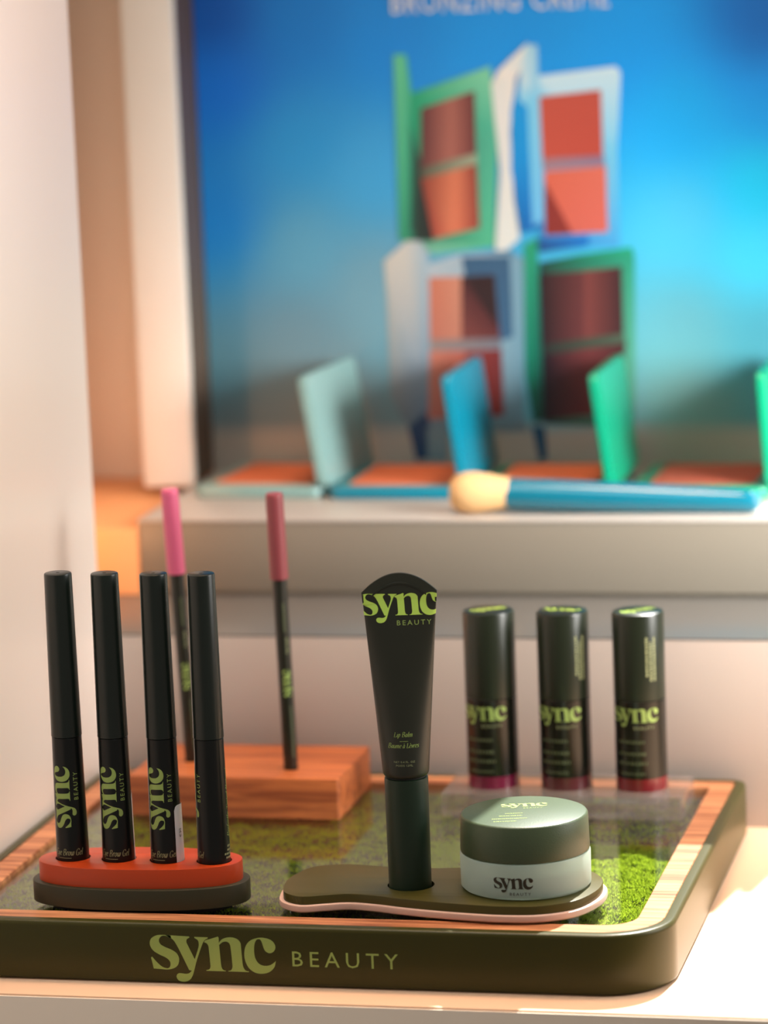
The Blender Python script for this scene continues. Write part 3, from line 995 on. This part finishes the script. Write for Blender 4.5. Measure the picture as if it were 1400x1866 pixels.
mk('lettering', *wrap(place2(text2d('BEAUTY', 0.12, 1.4, 0.82), -0.74, 0.24), JR, 0.008), M_JINK, jar)
ll = join(place2(LOGO, -0.87, 0.72, 0.50))
mk('lid_logo', [(u, v, 2.934) for u, v in ll[0]], ll[1], M_LIME, lid, smooth=False)
ll = join(place2(text2d('BEAUTY', 0.12, 1.4, 0.75), 0.0, 0.42), bars([(-0.75, -0.05, -0.32, .07), (-1.0, -0.1, -0.68, .07), (-1.3, 0.1, -1.1, .07), (-1.25, -0.35, -1.5, .07)]))
mk('lid_print', [(u, v, 2.934) for u, v in ll[0]], ll[1], M_LIME, lid, smooth=False)

# ------------------------------------------------------------------ wooden block and lip liners
LIN = [(-7.8, 20.0), (-2.95, 18.8)]
block = thing('liner_block', 'orange brown wooden block holding the two lip liners', 'block', (-5.15, 20.1, ZG))
bo = rrect(-4.75, 4.75, -3.05, 3.05, 0.12, 0, 3)
mk('wood_body', *plate(bo, 0.0, 1.8, holes=[(x + 5.15, y - 20.1, 0.335) for x, y in LIN], bev=0.05), M_BLOCK, block)


def liner(loc, mcap, label, tilt):
    t = thing('lip_liner', label, 'lip liner', loc, math.radians(14), 'lip liners in the wooden block')
    mk('barrel', *lathe([(0.30, -1.0), (0.315, -0.95), (0.315, 8.55), (0.30, 8.56)], 32), M_LINER, t)
    mk('cap', *lathe([(0.36, 8.5), (0.40, 8.53), (0.385, 12.1), (0.37, 12.25), (0.34, 12.3), (0.02, 12.3)], 32), mcap, t)
    R = lambda v: 0.315
    mk('logo', *wrap(place2(LOGO, 0.22, 3.3, 0.33, 90), R), M_LIME, t)
    mk('product_name', *wrap(place2(italic('Lip Liner', 0.16, 0.75), 0.22, 5.2, 1.0, 90), R), M_SMALL, t)
    mk('small_print', *wrap(place2(bars([(0, 2.3, 0, .09)]), 0.22, 0.6, 1.0, 90), R), M_FAINT, t)
    mk('upper_print', *wrap(place2(bars([(0, 1.3, 0, .1)]), 0.16, 6.2, 1.0, 90), R), M_FAINT, t)
    t.rotation_euler = (math.radians(0.5), math.radians(tilt), math.radians(14))
    return t


liner((*LIN[0], 4.0), M_LPINK, 'lip liner with a bright pink cap', -2.0)
liner((*LIN[1], 4.0), M_LROSE, 'lip liner with a dusty rose cap', -1.0)

# ------------------------------------------------------------------ acrylic stand and lip gloss
GL = [(5.88, 20.0), (9.12, 20.0), (12.42, 20.0)]
ast = thing('acrylic_stand', 'clear acrylic stand holding three lip gloss tubes', 'stand', (9.15, 20.0, ZG))
mk('acrylic_block', *plate(rrect(-5.25, 5.25, -2.0, 2.0, 0.1, 0, 3), 0.0, 1.0, holes=[(x - 9.15, y - 20.0, 1.16) for x, y in GL], bev=0.05), M_CLEAR, ast)
R = lambda v: 1.12
CO = [('wine', (110, 12, 52)), ('plum', (84, 30, 36)), ('red', (112, 14, 26))]
LBL = ['lip gloss tube with a magenta wine band, nearest the balm', 'middle lip gloss tube with a muted plum band', 'rightmost lip gloss tube with a deep red band']
for i, (gx_, gy_) in enumerate(GL):
    t = thing('lip_gloss_tube', LBL[i], 'lip gloss', (gx_, gy_, ZG + 0.4), math.radians(11 + 3 * i), 'lip gloss tubes in the acrylic stand')
    z0 = -0.0
    mk('clear_base', *lathe([(1.02, 0.0), (1.1, 0.04), (1.12, 0.1), (1.12, 0.58), (1.05, 0.58)]), M_CLEAR, t)
    mk('colour_band', *lathe([(1.0, 0.58), (1.115, 0.59), (1.115, 1.14), (1.0, 1.14)]), mat('gloss_' + CO[i][0], CO[i][1], 0.25, coat=0.5), t)
    mk('body', *lathe([(1.1, 1.14), (1.12, 1.16), (1.12, 4.53), (1.1, 4.55)]), M_GBODY, t)
    cpx = mk('cap', *lathe([(1.09, 4.55), (1.12, 4.58), (1.12, 8.24), (1.08, 8.32), (1.0, 8.36), (0.02, 8.36)]), M_GCAP, t)
    mk('logo', *wrap(place2(LOGO, -1.52, 3.66, 0.6), R), M_LIME, t)
    mk('lettering', *wrap(place2(text2d('BEAUTY', 0.15, 1.4, 0.9), -0.45, 3.34), R), M_SMALL, t)
    mk('small_print', *wrap(bars([(-1.2, 0.0, 2.72, .13), (-1.2, 0.05, 2.2, .13), (-1.2, 0.1, 1.78, .13), (-1.1, 0.0, 1.34, .1)]), R), M_FAINT, t)
    if i:
        off = 0.62 if i == 1 else 0.30
        mk('cap_print', *wrap(place2(bars([(0, 1.9, 0, .1), (0, 1.7, .18, .1), (0.2, 1.9, .36, .1)]), off + 0.3, 5.45, 1.0, 90), R), M_SMALL, cpx)
    ca, sa = math.cos(math.radians(25)), math.sin(math.radians(25))
    ll = place2(LOGO, -0.82, -0.22, 0.45)
    mk('top_logo', [(u * ca - v * sa * (1 if i != 1 else -1), u * sa * (1 if i != 1 else -1) + v * ca, 8.368) for u, v in ll[0]], ll[1], M_LIME2, cpx, smooth=False)

# ------------------------------------------------------------------ compacts and brush on the riser


def compact(x, y, shell, rim, powder, label, lean, turn=0.0):
    t = thing('powder_compact', label, 'compact', (x, y, ZR), math.radians(turn), 'open compacts on the riser')
    m1 = mat('compact_shell', shell, 0.3)
    m2 = mat('compact_rim', rim, 0.4)
    W, D, T = 6.7, 7.9, 0.55
    mk('base', *plate(rrect(0, W, 0, D, 0.5, 0, 6), 0.0, T, bev=0.08, bev2=0.08), m1, t)
    mk('tray_rim', *plate(rrect(0.25, W - 0.25, 0.25, D - 0.25, 0.4, 0, 6), T, T + 0.05, bev=0.02), m2, t)
    for k in range(2):
        mk('powder_pan', *plate(rrect(0.85, W - 0.75, 0.95 + 3.1 * k, 3.85 + 3.1 * k, 0.1, 0, 3), T + 0.05, T + 0.1, bev=0.02), powder, t)
    V, F = plate(rrect(0, 5.65, 0, D, 0.5, 0, 6), 0.0, 0.55, bev=0.1, bev2=0.1)
    a = math.radians(lean)
    V = [(W - 0.12 + (z - 0.0) * math.cos(a) - x_ * math.sin(a), y_, 0.5 + x_ * math.cos(a) + (z) * math.sin(a)) for x_, y_, z in V]
    mk('lid', V, F, m1, t)
    mk('hinge', *[q for q in xf(lathe([(0.22, 1.2), (0.22, D - 1.2)], 16), lambda a_, b_, c_: (W - 0.02 + a_, c_, 0.36 + b_))], m2, t)
    return t


compact(-13.3, 40.9, (122, 158, 156), (140, 160, 148), M_TERRA, 'open compact with a pale grey teal shell, leftmost on the riser', 9, -4.5)
compact(-6.15, 40.2, (0, 120, 146), (60, 130, 138), M_TERRA, 'open compact with a bright teal blue shell', 7.5)
compact(1.15, 40.2, (0, 140, 106), (36, 108, 82), M_TERRA, 'open compact with a green shell, lid raised behind the brush handle', 7.5)
compact(8.95, 40.2, (0, 150, 110), (56, 118, 92), M_BRICK, 'open compact with a bright green shell and brick powder, rightmost on the riser', 4)

brush = thing('makeup_brush', 'teal makeup brush with cream bristles lying along the riser edge', 'brush', (0.9, 36.3, ZR), math.radians(0.4))
prof = [(0.35, 0.0), (0.62, 0.06), (0.86, 0.3), (0.98, 0.75), (1.0, 1.2), (0.92, 1.8), (0.80, 2.4), (0.72, 2.9)]
V, F = lathe(prof, 40, 'x')
mk('bristles', [(x, y, z + 1.0) for x, y, z in V], F, M_BRIST, brush)
tz = math.radians(1.2)
prof = [(0.69, 2.75), (0.74, 2.8), (0.76, 5.0), (0.72, 8.0), (0.62, 11.5), (0.55, 14.0), (0.50, 14.5), (0.40, 14.74), (0.2, 14.86), (0.02, 14.88)]
V, F = lathe(prof, 40, 'x')
ax = lambda x: 1.0 - (1.0 - 0.54) * max(0, (x - 1.2)) / (15.0 - 1.2)
mk('handle', [(x, y, z + ax(x)) for x, y, z in V], F, M_HAND, brush)
